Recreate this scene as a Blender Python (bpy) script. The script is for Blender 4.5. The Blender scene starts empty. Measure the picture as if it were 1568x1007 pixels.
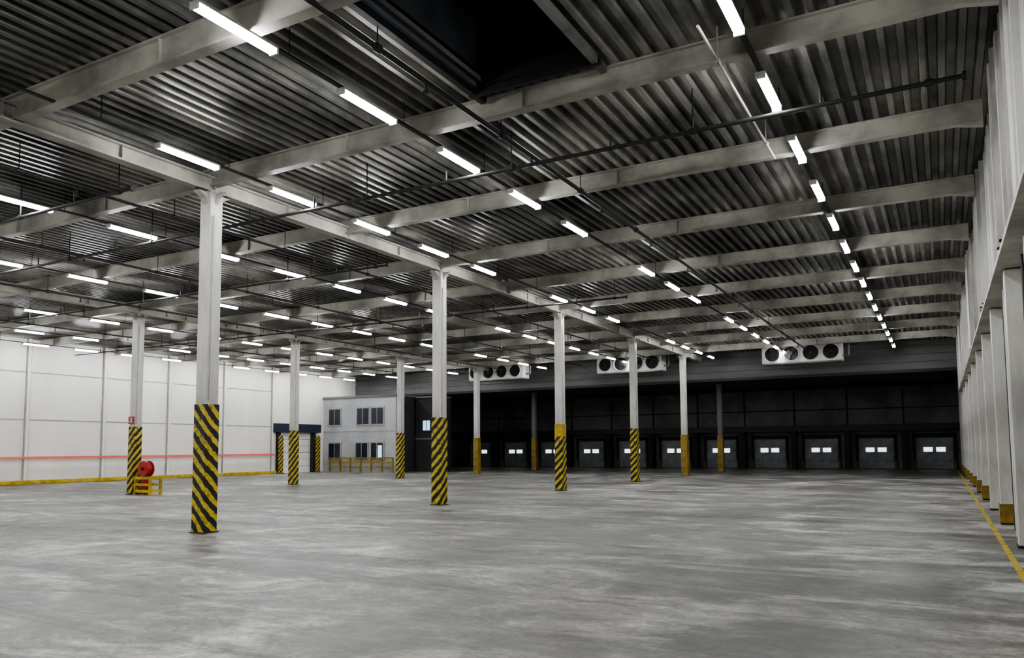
import bpy, math, random
from mathutils import Matrix, Vector
random.seed(4)
D=bpy.data; C=bpy.context; S=C.scene

# ------------------------------------------------------------ materials
def nodes(name):
    m=D.materials.new(name); m.use_nodes=True
    nt=m.node_tree; b=nt.nodes['Principled BSDF']
    return m,nt,b
def N(nt,t,**k):
    n=nt.nodes.new(t)
    for a,v in k.items(): setattr(n,a,v)
    return n
def mth(nt,op,a,b=None):
    n=N(nt,'ShaderNodeMath',operation=op)
    for i,v in enumerate((a,b)):
        if v is None: continue
        if isinstance(v,(int,float)): n.inputs[i].default_value=v
        else: nt.links.new(v,n.inputs[i])
    return n.outputs[0]
def ramp(nt,src,stops):
    r=N(nt,'ShaderNodeValToRGB'); e=r.color_ramp.elements
    while len(e)<len(stops): e.new(0.5)
    for i,(p,c) in enumerate(stops):
        e[i].position=p; e[i].color=(c,c,c,1) if isinstance(c,(int,float)) else (*c,1)
    nt.links.new(src,r.inputs[0]); return r.outputs[0]
def noise(nt,scale,detail=4,rough=.55,stretch=None,dist=0,off=0,rot=0):
    tc=N(nt,'ShaderNodeTexCoord'); mp=N(nt,'ShaderNodeMapping')
    nt.links.new(tc.outputs['Object'],mp.inputs[0])
    mp.inputs['Location'].default_value=(off,off*.7,0)
    mp.inputs['Rotation'].default_value=(0,0,rot)
    if stretch: mp.inputs['Scale'].default_value=stretch
    n=N(nt,'ShaderNodeTexNoise'); n.inputs['Scale'].default_value=scale
    n.inputs['Detail'].default_value=detail; n.inputs['Roughness'].default_value=rough
    n.inputs['Distortion'].default_value=dist
    nt.links.new(mp.outputs[0],n.inputs['Vector']); return n.outputs[0]
def mixc(nt,f,a,b,mode='MIX'):
    n=N(nt,'ShaderNodeMix',data_type='RGBA',blend_type=mode)
    for i,v in ((0,f),(6,a),(7,b)):
        if isinstance(v,(int,float)): n.inputs[i].default_value=v if i==0 else (v,v,v,1)
        elif isinstance(v,tuple): n.inputs[i].default_value=(*v,1)
        else: nt.links.new(v,n.inputs[i])
    return n.outputs[2]
def paint(name,col,rough=.5,metal=0,dirt=.25,scale=1.5,stretch=None,bump=0):
    m,nt,b=nodes(name)
    f=noise(nt,scale,6,.6,stretch)
    g=ramp(nt,f,[(.35,1-dirt),(.6,1.0)])
    nt.links.new(mixc(nt,1.0,tuple(col),g,'MULTIPLY'),b.inputs['Base Color'])
    b.inputs['Roughness'].default_value=rough; b.inputs['Metallic'].default_value=metal
    if bump:
        bp=N(nt,'ShaderNodeBump'); bp.inputs['Strength'].default_value=bump; bp.inputs['Distance'].default_value=.05
        nt.links.new(f,bp.inputs['Height']); nt.links.new(bp.outputs[0],b.inputs['Normal'])
    return m
def emit(name,col,s):
    m,nt,b=nodes(name)
    b.inputs['Base Color'].default_value=(*col,1)
    b.inputs['Emission Color'].default_value=(*col,1); b.inputs['Emission Strength'].default_value=s
    return m
def hazard(name,sign,period=.29):
    m,nt,b=nodes(name)
    tc=N(nt,'ShaderNodeTexCoord'); sp=N(nt,'ShaderNodeSeparateXYZ')
    nt.links.new(tc.outputs['Object'],sp.inputs[0])
    xy=mth(nt,'ADD',sp.outputs[0],sp.outputs[1])
    v=mth(nt,'ADD',sp.outputs[2],mth(nt,'MULTIPLY',xy,sign))
    v=mth(nt,'ADD',v,mth(nt,'MULTIPLY',noise(nt,4,3,.6),.16))
    fr=mth(nt,'FRACT',mth(nt,'DIVIDE',mth(nt,'ADD',v,10),period))
    st=mth(nt,'GREATER_THAN',fr,.52)
    col=mixc(nt,st,(.014,.013,.011),(.58,.45,.04))
    g=ramp(nt,noise(nt,6,7,.75),[(.36,.2),(.52,1.0)])
    nt.links.new(mixc(nt,1.0,col,g,'MULTIPLY'),b.inputs['Base Color'])
    b.inputs['Roughness'].default_value=.6
    return m

M={}
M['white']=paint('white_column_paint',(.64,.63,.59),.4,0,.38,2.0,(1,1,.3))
M['coldim']=paint('shaded_column_white',(.16,.16,.15),.5,0,.3,2.0,(1,1,.3))  # column white darkened in colour to imitate the dimness behind the bulkhead
M['beam']=paint('cream_steel_paint',(.50,.485,.43),.45,0,.55,.8)
M['haz']=hazard('hazard_stripes',-1.0); M['haz2']=hazard('hazard_stripes_reverse',1.0)
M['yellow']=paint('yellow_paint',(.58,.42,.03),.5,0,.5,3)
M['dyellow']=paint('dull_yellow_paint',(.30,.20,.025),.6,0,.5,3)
M['dark']=paint('dark_steel',(.022,.022,.024),.5,.2,.3,3)
M['black']=paint('black_rubber',(.008,.008,.009),.7,0,.3,3)
M['red']=paint('red_paint',(.42,.02,.02),.4,0,.3,4)
M['redline']=paint('red_rail_paint',(.85,.20,.14),.5,0,.15,2)
M['wallw']=paint('white_sandwich_panel',(.84,.82,.78),.5,0,.12,.5,(1,1,.4))
M['seam']=paint('panel_seam',(.36,.35,.33),.6,0,.2,2)
M['wallr']=paint('aged_white_panel',(.54,.53,.495),.55,0,.65,.9,(1,1,.35),.3)
M['walld']=paint('shade_darkened_panel_wall',(.15,.155,.155),.5,0,.55,.5)  # grey panels, colour taken darker to imitate the unlit dock zone
M['walldd']=paint('painted_shade_dark',(.028,.028,.029),.8,0,.3,.8)  # near-black colour with the dock-zone and office-side shade painted in
M['bulk']=paint('grey_bulkhead_panel',(.16,.163,.162),.5,0,.55,.5,(.35,1,2))
M['office']=paint('office_block_render',(.44,.455,.47),.6,0,.3,.6)
M['glass']=paint('dark_window_glass',(.015,.02,.04),.1,0,.1,1)
M['glow']=emit('daylight_window_panel',(.80,.93,1.0),1.8)
M['glowb']=emit('blue_lit_window',(.40,.70,1.0),1.1)
M['door']=paint('dock_door_panel',(.24,.255,.27),.5,0,.5,1.2)
M['navy']=paint('navy_lintel',(.015,.02,.045),.5,0,.2,1)
M['tube']=emit('lit_tube',(.985,.992,1.0),78)
M['cool']=paint('cooler_casing',(.80,.80,.76),.4,0,.15,2)
M['galv']=paint('galvanised_duct',(.26,.26,.25),.4,.5,.4,2)
M['hatch']=paint('hatch_upstand',(.16,.185,.22),.5,.2,.4,1.5)

# corrugated deck
m,nt,b=nodes('corrugated_roof_steel')
f1=noise(nt,.30,5,.62); f2=noise(nt,1.6,6,.7,(.8,.25,1)); 
tc=N(nt,'ShaderNodeTexCoord'); sp=N(nt,'ShaderNodeSeparateXYZ'); nt.links.new(tc.outputs['Object'],sp.inputs[0])
cx=mth(nt,'FLOOR',mth(nt,'DIVIDE',sp.outputs[0],1.0)); cy=mth(nt,'FLOOR',mth(nt,'DIVIDE',mth(nt,'ADD',sp.outputs[1],9.9),4.1))
cb=N(nt,'ShaderNodeCombineXYZ'); nt.links.new(cx,cb.inputs[0]); nt.links.new(cy,cb.inputs[1])
wn=N(nt,'ShaderNodeTexWhiteNoise',noise_dimensions='2D'); nt.links.new(cb.outputs[0],wn.inputs['Vector'])
c=ramp(nt,f1,[(.36,(.055,.055,.053)),(.47,(.19,.187,.175)),(.62,(.47,.46,.42))])
c=mixc(nt,1.0,c,ramp(nt,wn.outputs[0],[(0,.60),(1,1.15)]),'MULTIPLY')
g=ramp(nt,f2,[(.35,.40),(.6,1.0)])
nt.links.new(mixc(nt,1.0,c,g,'MULTIPLY'),b.inputs['Base Color'])
b.inputs['Metallic'].default_value=.3; b.inputs['Roughness'].default_value=.36
M['deck']=m
# floor
m,nt,b=nodes('worn_concrete')
big=noise(nt,.16,5,.62,(1,.7,1),.6)
mid=noise(nt,.62,9,.70,(.85,1.1,1),.8,3.1,.3)
sm=noise(nt,2.6,8,.74,(.8,1.1,1),.3,9.3,.4)
fine=noise(nt,14,8,.8)
stn=noise(nt,.55,7,.7,(.3,1.8,1),.9,5.7,.75)
c=ramp(nt,big,[(.36,(.125,.116,.102)),(.50,(.205,.198,.183)),(.64,(.335,.33,.315))])
c=mixc(nt,1.0,c,ramp(nt,mid,[(.38,.42),(.47,.72),(.52,1.0),(.61,1.65)]),'MULTIPLY')
c=mixc(nt,1.0,c,ramp(nt,sm,[(.36,.68),(.50,.98),(.62,1.35)]),'MULTIPLY')
c=mixc(nt,1.0,c,ramp(nt,stn,[(.40,.55),(.52,1.12)]),'MULTIPLY')
c=mixc(nt,.7,c,ramp(nt,fine,[(.40,.7),(.60,1.3)]),'MULTIPLY')
nt.links.new(c,b.inputs['Base Color'])
nt.links.new(ramp(nt,mid,[(.40,.42),(.60,.66)]),b.inputs['Roughness'])
M['floor']=m

# ------------------------------------------------------------ mesh builder
class MB:
    def __init__(s): s.v=[];s.f=[];s.i=[];s.m=[]
    def mi(s,k):
        if k not in s.m: s.m.append(k)
        return s.m.index(k)
    def face(s,pts,k):
        n=len(s.v); s.v+=[tuple(p) for p in pts]; s.f.append(tuple(range(n,n+len(pts)))); s.i.append(s.mi(k))
    def box(s,x0,x1,y0,y1,z0,z1,k):
        n=len(s.v)
        s.v+=[(x0,y0,z0),(x1,y0,z0),(x1,y1,z0),(x0,y1,z0),(x0,y0,z1),(x1,y0,z1),(x1,y1,z1),(x0,y1,z1)]
        for q in ((0,3,2,1),(4,5,6,7),(0,1,5,4),(1,2,6,5),(2,3,7,6),(3,0,4,7)):
            s.f.append(tuple(n+a for a in q)); s.i.append(s.mi(k))
    def cyl(s,p0,p1,r,k,n=10,r1=None):
        p0=Vector(p0);p1=Vector(p1);r1=r if r1 is None else r1
        d=(p1-p0).normalized(); a=d.orthogonal().normalized(); bb=d.cross(a)
        o=len(s.v)
        for p,rr in ((p0,r),(p1,r1)):
            for j in range(n):
                t=2*math.pi*j/n; s.v.append(tuple(p+rr*(math.cos(t)*a+math.sin(t)*bb)))
        for j in range(n):
            s.f.append((o+j,o+(j+1)%n,o+n+(j+1)%n,o+n+j)); s.i.append(s.mi(k))
        s.f.append(tuple(o+j for j in reversed(range(n)))); s.i.append(s.mi(k))
        s.f.append(tuple(o+n+j for j in range(n))); s.i.append(s.mi(k))
    def prism(s,poly,axis,a0,a1,k):
        def P(u,v,w):
            return {'x':(w,u,v),'y':(u,w,v),'z':(u,v,w)}[axis]
        n=len(poly);o=len(s.v)
        s.v+=[P(u,v,a0) for u,v in poly]+[P(u,v,a1) for u,v in poly]
        for j in range(n):
            s.f.append((o+j,o+(j+1)%n,o+n+(j+1)%n,o+n+j)); s.i.append(s.mi(k))
        s.f.append(tuple(o+j for j in reversed(range(n)))); s.i.append(s.mi(k))
        s.f.append(tuple(o+n+j for j in range(n))); s.i.append(s.mi(k))
    def obj(s,name,loc=(0,0,0),parent=None,bevel=0,smooth=False,normals=True):
        me=D.meshes.new(name); me.from_pydata(s.v,[],s.f)
        for k in s.m: me.materials.append(M[k])
        me.polygons.foreach_set('material_index',s.i)
        if normals:
            import bmesh
            bm=bmesh.new(); bm.from_mesh(me); bmesh.ops.recalc_face_normals(bm,faces=bm.faces); bm.to_mesh(me); bm.free()
        me.update()
        o=D.objects.new(name,me); o.location=loc; S.collection.objects.link(o)
        if parent: o.parent=parent
        if bevel:
            mo=o.modifiers.new('bevel','BEVEL'); mo.width=bevel; mo.segments=2; mo.limit_method='ANGLE'
        return o
def ibeam(mb,x0,x1,y,z0,z1,w,k):   # along X
    t=.03
    mb.box(x0,x1,y-w/2,y+w/2,z0,z0+t,k); mb.box(x0,x1,y-w/2,y+w/2,z1-t,z1,k); mb.box(x0,x1,y-.03,y+.03,z0+t,z1-t,k)

# ------------------------------------------------------------ dims
XR,XL=1.30,-40.3; YB,YF=-14.0,60.0; YBULK=47.5
ZB=6.95; ZD=7.30; BAY=4.1
ROWX=[-12.8,-26.6]; COLY=[10.6+8.2*k for k in range(-2,6)]
BEAMY=[10.6+BAY*k for k in range(-5,10)]
BEAMY[4]=6.75

# ------------------------------------------------------------ shell
mb=MB(); mb.box(XL-.3,XR+.3,YB-.3,YF+.3,-.2,0,'floor'); mb.obj('floor')

mb=MB(); P=.25; prof=[(0,0),(.08,0),(.11,.11),(.22,.11),(.25,0)]
HX0,HX1,HY0,HY1=-6.15,-4.30,7.0,10.05
ys=[YB]+[y for y in BEAMY if y>YB+1]
if ys[-1]<YBULK-.1: ys.append(YBULK)
for a,bq in zip(ys[:-1],ys[1:]):
    nx=int(round((XR-XL)/P))
    for i in range(nx+1):
        x=XL+i*P
        segs=[(a,bq)]
        if HX0-.01<x+.1<HX1 and a<HY0<bq: segs=[(a,HY0),(HY1,bq)]
        for s0,s1 in segs:
            for (u0,w0),(u1,w1) in zip(prof[:-1],prof[1:]):
                mb.face([(x+u0,s0,ZD+w0),(x+u1,s0,ZD+w1),(x+u1,s1,ZD+w1),(x+u0,s1,ZD+w0)],'deck')
zt=ZD+.14
for (x0,x1,y0,y1) in ((XL,HX0,YB,YBULK),(HX1,XR+.2,YB,YBULK),(HX0,HX1,YB,HY0),(HX0,HX1,HY1,YBULK)):
    mb.box(x0,x1,y0,y1,zt,zt+.1,'dark')
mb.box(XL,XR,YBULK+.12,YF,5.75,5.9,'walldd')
mb.obj('ceiling',normals=False)

# roof hatch upstand
mb=MB()
t=.06; z0,z1=ZD-.03,ZD+1.0
mb.box(HX0-t,HX0,HY0-t,HY1+t,z0,z1,'hatch'); mb.box(HX1,HX1+t,HY0-t,HY1+t,z0,z1,'hatch')
mb.box(HX0,HX1,HY0-t,HY0,z0,z1,'dark'); mb.box(HX0,HX1,HY1,HY1+t,z0,z1,'dark')
mb.box(HX0-t,HX1+t,HY0-t,HY1+t,z1,z1+.05,'black')
mb.box(HX0,HX1,8.6,8.68,z1-.12,z1,'dark'); mb.box(-5.26,-5.18,HY0,HY1,z1-.12,z1,'dark')
mb.box(HX1+.07,HX1+.17,6.88,10.48,ZD-.13,ZD-.01,'galv'); mb.box(HX0-.17,HX0-.07,6.88,10.48,ZD-.13,ZD-.01,'dark')
mb.box(HX0-.19,HX1+.19,HY1+.08,HY1+.16,ZD-.14,ZD-.02,'dark')
mb.obj('roof_hatch')

# left wall with opening for door
DY0,DY1,DZ=39.2,42.9,3.3
mb=MB()
mb.box(XL-.2,XL,YB,DY0,0,ZD+.14,'wallw'); mb.box(XL-.2,XL,DY1,YF,0,ZD+.14,'wallw'); mb.box(XL-.2,XL,DY0,DY1,DZ,ZD+.14,'wallw')
for k in range(-9,5):
    y=22.4+BAY*k
    if YB<y<DY0-.2:
        mb.box(XL,XL+.10,y-.11,y+.11,0,ZD,'seam'); mb.box(XL+.10,XL+.14,y-.07,y+.07,0,ZD,'wallw')
for z in (3.2,5.6):
    mb.box(XL,XL+.02,YB,DY0-.2,z,z+.05,'seam')
mb.obj('wall_left')
mb=MB(); mb.box(XL+.15,XL+.21,YB+.1,DY0-.3,1.25,1.37,'redline')
for k in range(12): 
    yy=YB+1+k*4.4
    if yy<DY0-.5: mb.box(XL,XL+.15,yy-.03,yy+.03,1.29,1.35,'seam')
mb.obj('trim_1')
mb=MB(); mb.box(XL+.25,XL+.45,YB+.1,DY0-.3,0,.20,'yellow'); mb.obj('baseboard_left',bevel=.03)
root=D.objects.new('door_1',None); S.collection.objects.link(root); root.location=(XL,41.05,0)
mb=MB(); mb.box(-.15,.35,-2.25,2.25,DZ-.45,DZ+.15,'navy'); mb.box(-.1,.2,-1.85,-1.6,0,DZ-.45,'dark'); mb.box(-.1,.2,1.6,1.85,0,DZ-.45,'dark')
mb.obj('frame',parent=root)
mb=MB()
for j in range(6): mb.box(-.16,-.10,-1.6,1.6,j*.475+.01,(j+1)*.475-.01,'wallw')
mb.obj('panel',parent=root)
for j,yy in enumerate((-2.1,1.5)):
    mb=MB(); mb.box(-.12,.12,-.12,.12,0,2.6,'haz'); mb.box(-.2,.2,-.2,.2,0,.03,'dark')
    o=mb.obj('guard_post_%d'%(j+1),parent=root,loc=(.75,yy,0),bevel=.02)

# right wall
mb=MB(); mb.box(XR,XR+.2,YB,YF,0,ZD+.14,'wallr')
for k in range(0,37):
    y=YB+.5+2.05*k
    if y<YF: mb.box(XR-.03,XR,y-.04,y+.04,0,4.7,'seam')
mb.box(XR-.12,XR,YB,YF,2.35,2.45,'wallr'); mb.box(XR-.06,XR,YB,YF,0,.25,'seam')
mb.obj('wall_right')
mb=MB()  # pleated upper cladding
Y=YB; pts=[]
random.seed(7)
while Y<YBULK:
    o=.05*math.sin(Y*.9)+.03*math.sin(Y*2.3)
    pts+= [(1.00+o+random.uniform(-.03,.03),Y),(1.00+o,Y+.22),(.90+o+random.uniform(-.03,.03),Y+.27),(.90+o,Y+.46)]
    Y+=.51
for (xa,ya),(xb,yb) in zip(pts[:-1],pts[1:]):
    mb.face([(xa,ya,4.5),(xb,yb,4.5),(xb,yb,ZD),(xa,ya,ZD)],'wallr')
mb.box(.86,1.28,YB,YBULK,4.42,4.50,'beam')
mb.obj('trim_2',normals=False)
for y in BEAMY+[51.6,55.7]:
    if y<-13: continue
    mb=MB(); mb.box(-.14,.14,-.15,.15,0,4.40 if y<YBULK+1 else 5.7,'white')
    mb.box(-.16,.14,-.17,.17,0,.04,'dark')
    if abs(y-18.8)<.1 or y>26:
        mb.box(-.17,-.15,-.16,.16,.04,.42,'dyellow'); mb.box(-.17,.1,-.17,-.155,.04,.42,'dyellow')
    mb.cyl((-.10,.27,0),(-.10,.27,4.38),.035,'white',8)
    mb.cyl((-.02,1.6,0),(-.02,1.6,4.38),.05,'wallr',8); mb.cyl((.02,-1.3,0),(.02,-1.3,4.38),.03,'dark',8)
    mb.obj('wall_column',loc=(1.12,y,0),bevel=.008)

# back wall (behind camera)
mb=MB(); mb.box(XL-.2,XR+.2,YB-.2,YB,0,ZD+.14,'wallr')
for k in range(10): mb.box(XL+2+4*k,XL+2.08+4*k,YB,YB+.03,0,ZD,'seam')
mb.obj('wall_back')

# front (far) wall
DOORX=[-.50-3.58*k for k in range(11)]
mb=MB(); mb.box(XL-.2,XR+.2,YF,YF+.2,0,5.9,'walld')
for x in DOORX: mb.box(x-1.84,x-1.74,YF-.06,YF,3.0,5.7,'walldd')
mb.box(XL,XR,YF-.05,YF,4.2,4.28,'walldd')
mb.obj('wall_front')
mb=MB(); mb.box(XL+.1,XR,YF-1.1,YF-.01,2.75,3.05,'walldd')
mb.box(XL+.1,XR,YF-1.14,YF-1.10,2.68,3.10,'dark')
for x in DOORX: mb.box(x-1.95,x-1.63,YF-1.0,YF-.02,0,2.72,'walldd')
mb.obj('trim_3')
for j,x in enumerate(DOORX):
    r=D.objects.new('door_%d'%(j+2),None); S.collection.objects.link(r); r.location=(x,YF-.02,0)
    mb=MB()
    for q in range(4): mb.box(-1.12,1.12,-.10,-.03,.06+q*.52,.06+q*.52+.505,'door')
    mb.obj('panel',parent=r)
    mb=MB()
    for s in (-1,1):
        mb.box(s*.38-.27,s*.38+.27,-.13,-.105,1.20,1.50,'glow')
    mb.obj('windows',parent=r)
    mb=MB(); mb.box(-1.3,-1.14,-.2,0,0,2.4,'black'); mb.box(1.14,1.3,-.2,0,0,2.4,'black'); mb.box(-1.3,1.3,-.2,0,2.2,2.45,'black')
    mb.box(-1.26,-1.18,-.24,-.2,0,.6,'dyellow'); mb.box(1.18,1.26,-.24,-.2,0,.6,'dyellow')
    mb.obj('frame',parent=r)

# bulkhead
mb=MB()
for q in range(4): mb.box(XL,XR,YBULK-.02*(q%2),YBULK+.12,5.75+q*.42,5.75+(q+1)*.42-.015,'bulk')
mb.box(XL,XR,YBULK-.08,YBULK+.14,5.60,5.76,'dark')
mb.obj('wall_bulkhead')

# office block
mb=MB(); ox0,ox1,oy0,oy1,oz=XL+.02,-33.6,43.9,47.2,5.35
mb.box(ox0,ox1,oy0,oy1,0,oz,'office'); mb.box(ox0,ox1+.1,oy0-.12,oy1,oz,oz+.15,'bulk')
mb.box(ox1,ox1+.03,oy0+.1,oy1,0,oz,'walldd')  # dark sheet over the side face, shade painted as colour
mb.box(ox0,ox1,oy0-.02,oy0,2.9,2.96,'seam')
for (wx,wz) in ((-39.15,3.4),(-36.5,3.4),(-35.2,3.4),(-39.15,.9),(-36.6,.9),(-35.2,.9)):
    mb.box(wx-.62,wx+.62,oy0-.06,oy0-.01,wz-.07,wz+1.27,'seam')
    mb.box(wx-.52,wx+.52,oy0-.08,oy0-.06,wz+.03,wz+1.17,'glass'); mb.box(wx-.02,wx+.02,oy0-.10,oy0-.08,wz+.03,wz+1.17,'seam')
mb.box(-35.1,-34.75,oy0-.09,oy0-.081,1.0,1.9,'glowb')
mb.obj('office_block')
# dark cabin with lit window beside the offices
mb=MB(); mb.box(-33.4,-31.2,46.0,47.3,0,5.3,'walldd'); mb.box(-33.4,-31.15,45.96,46.0,2.3,2.4,'bulk'); mb.box(-33.4,-31.15,45.9,47.3,5.3,5.4,'bulk')
mb.box(-32.8,-32.0,45.95,46.0,2.85,3.75,'dark'); mb.box(-32.7,-32.1,45.92,45.95,2.95,3.65,'glowb'); mb.box(-32.42,-32.38,45.9,45.92,2.95,3.65,'dark')
mb.obj('control_cabin')
mb=MB()
for k in range(7):
    x=-39.2+k*.95; mb.box(x-.05,x+.05,-.05,.05,0,1.05,'dyellow')
for z in (.35,.65,.97): mb.box(-39.25,-33.5,-.03,.03,z,z+.08,'dyellow')
mb.obj('safety_barrier',loc=(0,43.45,0))

# ------------------------------------------------------------ structure
for y in BEAMY[:-1]:
    if y<-13: continue
    zb=ZB if y!=BEAMY[4] else 6.88
    mb=MB(); ibeam(mb,XL+.15,.82,0,zb,ZD-.005,.18,'beam')
    for xx in (-2.2,-5.6,-9.2,-16.2,-19.7,-23,-30,-33.5,-37): mb.box(xx-.01,xx+.01,-.08,.08,zb+.03,ZD-.03,'beam')
    mb.prism([(.82,zb),(.35,zb),(.82,zb-.10)],'y',-.05,.05,'beam')
    mb.obj('roof_beam',loc=(0,y,0))
for x in ROWX:
    mb=MB(); w=.24; t=.035; z0=6.82
    mb.box(-w/2,w/2,YB+.1,YBULK-.1,z0,z0+t,'beam'); mb.box(-w/2,w/2,YB+.1,YBULK-.1,ZD-.2,ZD-.17,'beam'); mb.box(-.03,.03,YB+.1,YBULK-.1,z0+t,ZD-.2,'beam')
    for k in range(-12,24):
        y=10.6+k*2.05
        if YB+.2<y<YBULK-.2: mb.box(-.11,.11,y-.01,y+.01,z0+t,ZD-.2,'beam')
    mb.obj('roof_girder',loc=(x,0,0))
for ri,x in enumerate(ROWX):
    for y in COLY:
        if y<YB+1: continue
        top=6.815 if y<YBULK else 5.74
        mb=MB(); w=.15
        style='haz2' if (ri==0 and y<11) else 'haz'
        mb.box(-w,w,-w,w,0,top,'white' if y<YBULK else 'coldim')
        zt=2.52; hz=zt
        if ri==0 and 26<y<28: mb.box(-w-.018,w+.018,-w-.018,w+.018,2.05,zt,'yellow'); hz=2.05
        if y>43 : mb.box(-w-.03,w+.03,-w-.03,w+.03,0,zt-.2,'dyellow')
        else: mb.box(-w-.018,w+.018,-w-.018,w+.018,.02,hz,style)
        mb.box(-.20,.20,-.20,.20,0,.02,'dark')
        mb.box(-.18,.18,-.18,.18,top-.03,top,'beam')
        if y<YBULK:
            for s in (-1,1):
                br=[(s*w,top-.03),(s*(w+.24),top-.03),(s*(w+.18),top-.06),(s*(w+.06),top-.14),(s*w,top-.26)]
                mb.prism(br,'x',-.09,.09,'beam')
                mb.prism(br,'y',-.04,.04,'beam')
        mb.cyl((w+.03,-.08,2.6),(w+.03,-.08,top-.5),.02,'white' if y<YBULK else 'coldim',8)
        mb.obj('support_column',loc=(x,y,0),bevel=.008)

# ------------------------------------------------------------ lights
LR=[-2.03,-7.5,-11.6,-16.8,-22.6,-29.5,-34.8,-38.8]
miss={1:{4,8},2:{-1,5,9,10},0:set(),3:{7},4:{10},5:set(),6:{6},7:set()}
LZ=6.81
for i,x in enumerate(LR):
    mb=MB()
    mb.box(-.035,.035,YB+1,46.5,LZ+.08,LZ+.11,'dark')
    for k in range(-8,15):
        y=9.08+2.56*k
        if y<YB+1 or y>46: continue
        mb.cyl((0,y+.9,LZ+.11),(0,y+.9,ZD+.02),.008,'dark',6)
        if k in miss[i]: continue
        L=.61
        mb.box(-.075,.075,y-L-.03,y+L+.03,LZ+.05,LZ+.08,'cool')
        mb.prism([(-.065,LZ+.05),(-.045,LZ-.01),(.045,LZ-.01),(.065,LZ+.05)],'y',y-L,y+L,'tube')
        mb.box(-.07,.07,y-L-.03,y-L,LZ-.015,LZ+.05,'cool'); mb.box(-.07,.07,y+L,y+L+.03,LZ-.015,LZ+.05,'cool')
    mb.obj('strip_light_row',loc=(x,0,0))
# ------------------------------------------------------------ pipes
def pipe_long(x,z,r,y0,y1,k='dark'):
    mb=MB(); mb.cyl((0,y0,z),(0,y1,z),r,k,10)
    y=y0+1
    while y<y1-.5:
        mb.cyl((0,y,z),(0,y,ZD+.03),.010,k,6); mb.cyl((0,y-.05,z),(0,y+.05,z),r+.02,k,10)
        if k=='dark':
            mb.cyl((0,y+1.1,z),(0,y+1.1,z-.14),.02,k,6); mb.cyl((0,y+1.1,z-.14),(0,y+1.1,z-.16),.045,k,8)
        y+=3.3
    mb.obj('sprinkler_pipe',loc=(x,0,0))
def pipe_cross(y,z,r,x0,x1):
    mb=MB(); mb.cyl((x0,0,z),(x1,0,z),r,'dark',10); mb.cyl((x1,0,z),(x1+.05,0,z),r+.03,'dark',10)
    x=x1-.4
    while x>x0+.5:
        mb.cyl((x,0,z),(x,0,ZD+.03),.012,'dark',6); mb.cyl((x-.05,0,z),(x+.05,0,z),r+.02,'dark',10)
        mb.cyl((x-1.4,0,z),(x-1.4,0,z+.22),.02,'dark',6)
        x-=3.3
    mb.obj('sprinkler_main',loc=(0,y,0))
pipe_long(-6.3,6.88,.04,YB+1,44.6)
pipe_long(-14.6,6.74,.03,YB+1,44.6); pipe_long(-19.6,6.74,.03,YB+1,44.6); pipe_long(-25.0,6.74,.03,YB+1,44.6); pipe_long(-32,6.74,.03,YB+1,43.6)
pipe_long(-2.45,6.84,.02,9.3,14.4,'beam')
pipe_cross(11.9,6.60,.035,XL+1,.45); pipe_cross(24.2,6.60,.03,XL+1,-9); pipe_cross(9.1,6.55,.035,XL+1,-13.2); pipe_cross(16.6,6.60,.03,XL+1,-13)

# ------------------------------------------------------------ evaporator coolers
for x in (-6.62,-16.65,-26.1):
    mb=MB(); w=2.08
    mb.box(-w,w,-.45,.5,-.49,.47,'cool'); mb.box(-w+.05,w-.05,-.40,.45,-.56,-.49,'galv')
    for sx in (-1.9,0,1.9): mb.box(sx-.03,sx+.03,-.2,.2,.47,.54,'galv')
    for q in range(4):
        cx=-1.53+q*1.02
        n=28; R=.42
        def p(a,r,y): return (cx+r*math.cos(a),y,r*math.sin(a))
        for j in range(n):
            a0=2*math.pi*j/n;a1=2*math.pi*(j+1)/n
            mb.face([p(a0,R+.03,-.45),p(a1,R+.03,-.45),p(a1,R,-.56),p(a0,R,-.56)],'cool')
            mb.face([p(a0,R,-.56),p(a1,R,-.56),p(a1,R-.03,-.46),p(a0,R-.03,-.46)],'cool')
        mb.cyl((cx,-.452,0),(cx,-.458,0),R-.02,'black',28)
        mb.cyl((cx,-.458,0),(cx,-.53,0),.09,'dark',16)
        for bl in range(5):
            a=bl*2*math.pi/5
            mb.face([p(a,.09,-.47),p(a+.35,.37,-.48),p(a+.75,.37,-.52),p(a+.6,.09,-.52)],'black')
        for rr in (.16,.26,.36):
            for j in range(n):
                a0=2*math.pi*j/n;a1=2*math.pi*(j+1)/n
                mb.face([p(a0,rr,-.57),p(a1,rr,-.57),p(a1,rr+.008,-.57),p(a0,rr+.008,-.57)],'dark')
    mb.cyl((w,.1,-.2),(w+.3,.1,-.2),.05,'galv',8); mb.cyl((w+.3,.1,-.2),(w+.3,.1,.5),.05,'galv',8)
    mb.obj('evaporator_cooler',loc=(x,45.4,6.75),normals=False)

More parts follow.
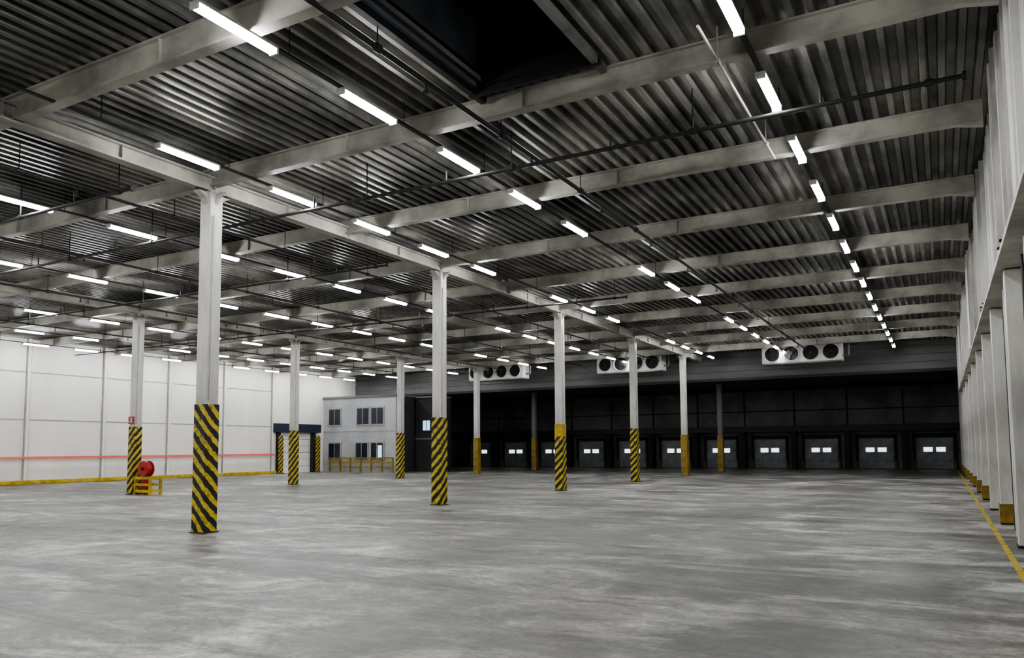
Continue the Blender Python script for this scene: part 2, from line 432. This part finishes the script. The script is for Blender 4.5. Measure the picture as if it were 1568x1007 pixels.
# ------------------------------------------------------------ fire hose reel + guard
def reel(x,y):
    r=D.objects.new('fire_hose_reel',None); S.collection.objects.link(r); r.location=(x,y,0)
    mb=MB()
    for sx in (-.42,.42):
        for sy in (-.22,.22): mb.box(sx-.04,sx+.04,sy-.04,sy+.04,0,.62,'yellow')
    for z in (.08,.32,.56):
        mb.box(-.46,.46,-.25,-.21,z,z+.1,'yellow'); mb.box(-.46,.46,.21,.25,z,z+.1,'yellow')
        mb.box(-.46,-.42,-.21,.21,z,z+.1,'yellow'); mb.box(.42,.46,-.21,.21,z,z+.1,'yellow')
    mb.obj('guard_frame',parent=r,bevel=.01)
    mb=MB()
    mb.box(-.28,.02,-.10,.10,.02,.60,'red'); mb.box(-.16,-.10,-.05,.05,.6,.8,'red')
    mb.cyl((-.13,-.15,.95),(-.13,-.10,.95),.29,'red',24); mb.cyl((-.13,.10,.95),(-.13,.15,.95),.29,'red',24)
    mb.cyl((-.13,-.10,.95),(-.13,.10,.95),.24,'red',24); mb.cyl((-.13,-.2,.95),(-.13,.2,.95),.06,'dark',12)
    mb.obj('drum',parent=r,bevel=.006)
reel(-25.85,18.85)
mb=MB(); mb.box(-.16,.16,-.19,-.172,2.62,2.90,'red'); mb.box(-.10,.10,-.195,-.19,2.68,2.72,'white'); mb.box(-.05,.05,-.195,-.19,2.74,2.85,'white')
mb.obj('fire_safety_sign',loc=(-26.6,18.8,0))

mb=MB(); mb.box(.75,.83,YB+.5,YF-1.3,0,.004,'yellow'); mb.obj('floor_marking_line')

# ------------------------------------------------------------ world, camera
w=D.worlds.new('world'); S.world=w; w.use_nodes=True
w.node_tree.nodes['Background'].inputs[0].default_value=(.5,.6,.8,1); w.node_tree.nodes['Background'].inputs[1].default_value=.02
cam=D.cameras.new('camera'); co=D.objects.new('camera',cam); S.collection.objects.link(co); S.camera=co
cam.sensor_width=36; cam.lens=36*1190/1568; cam.clip_start=.05; cam.clip_end=300
yaw,pitch,roll=math.radians(28.9),math.radians(4.5),math.radians(-.4)
co.matrix_world=Matrix.Translation((0,0,1.6))@Matrix.Rotation(yaw,4,'Z')@Matrix.Rotation(math.pi/2+pitch,4,'X')@Matrix.Rotation(roll,4,'Z')
cam.shift_y=.057
try: S.view_settings.look='AgX - Medium High Contrast'
except Exception as e: print(e)
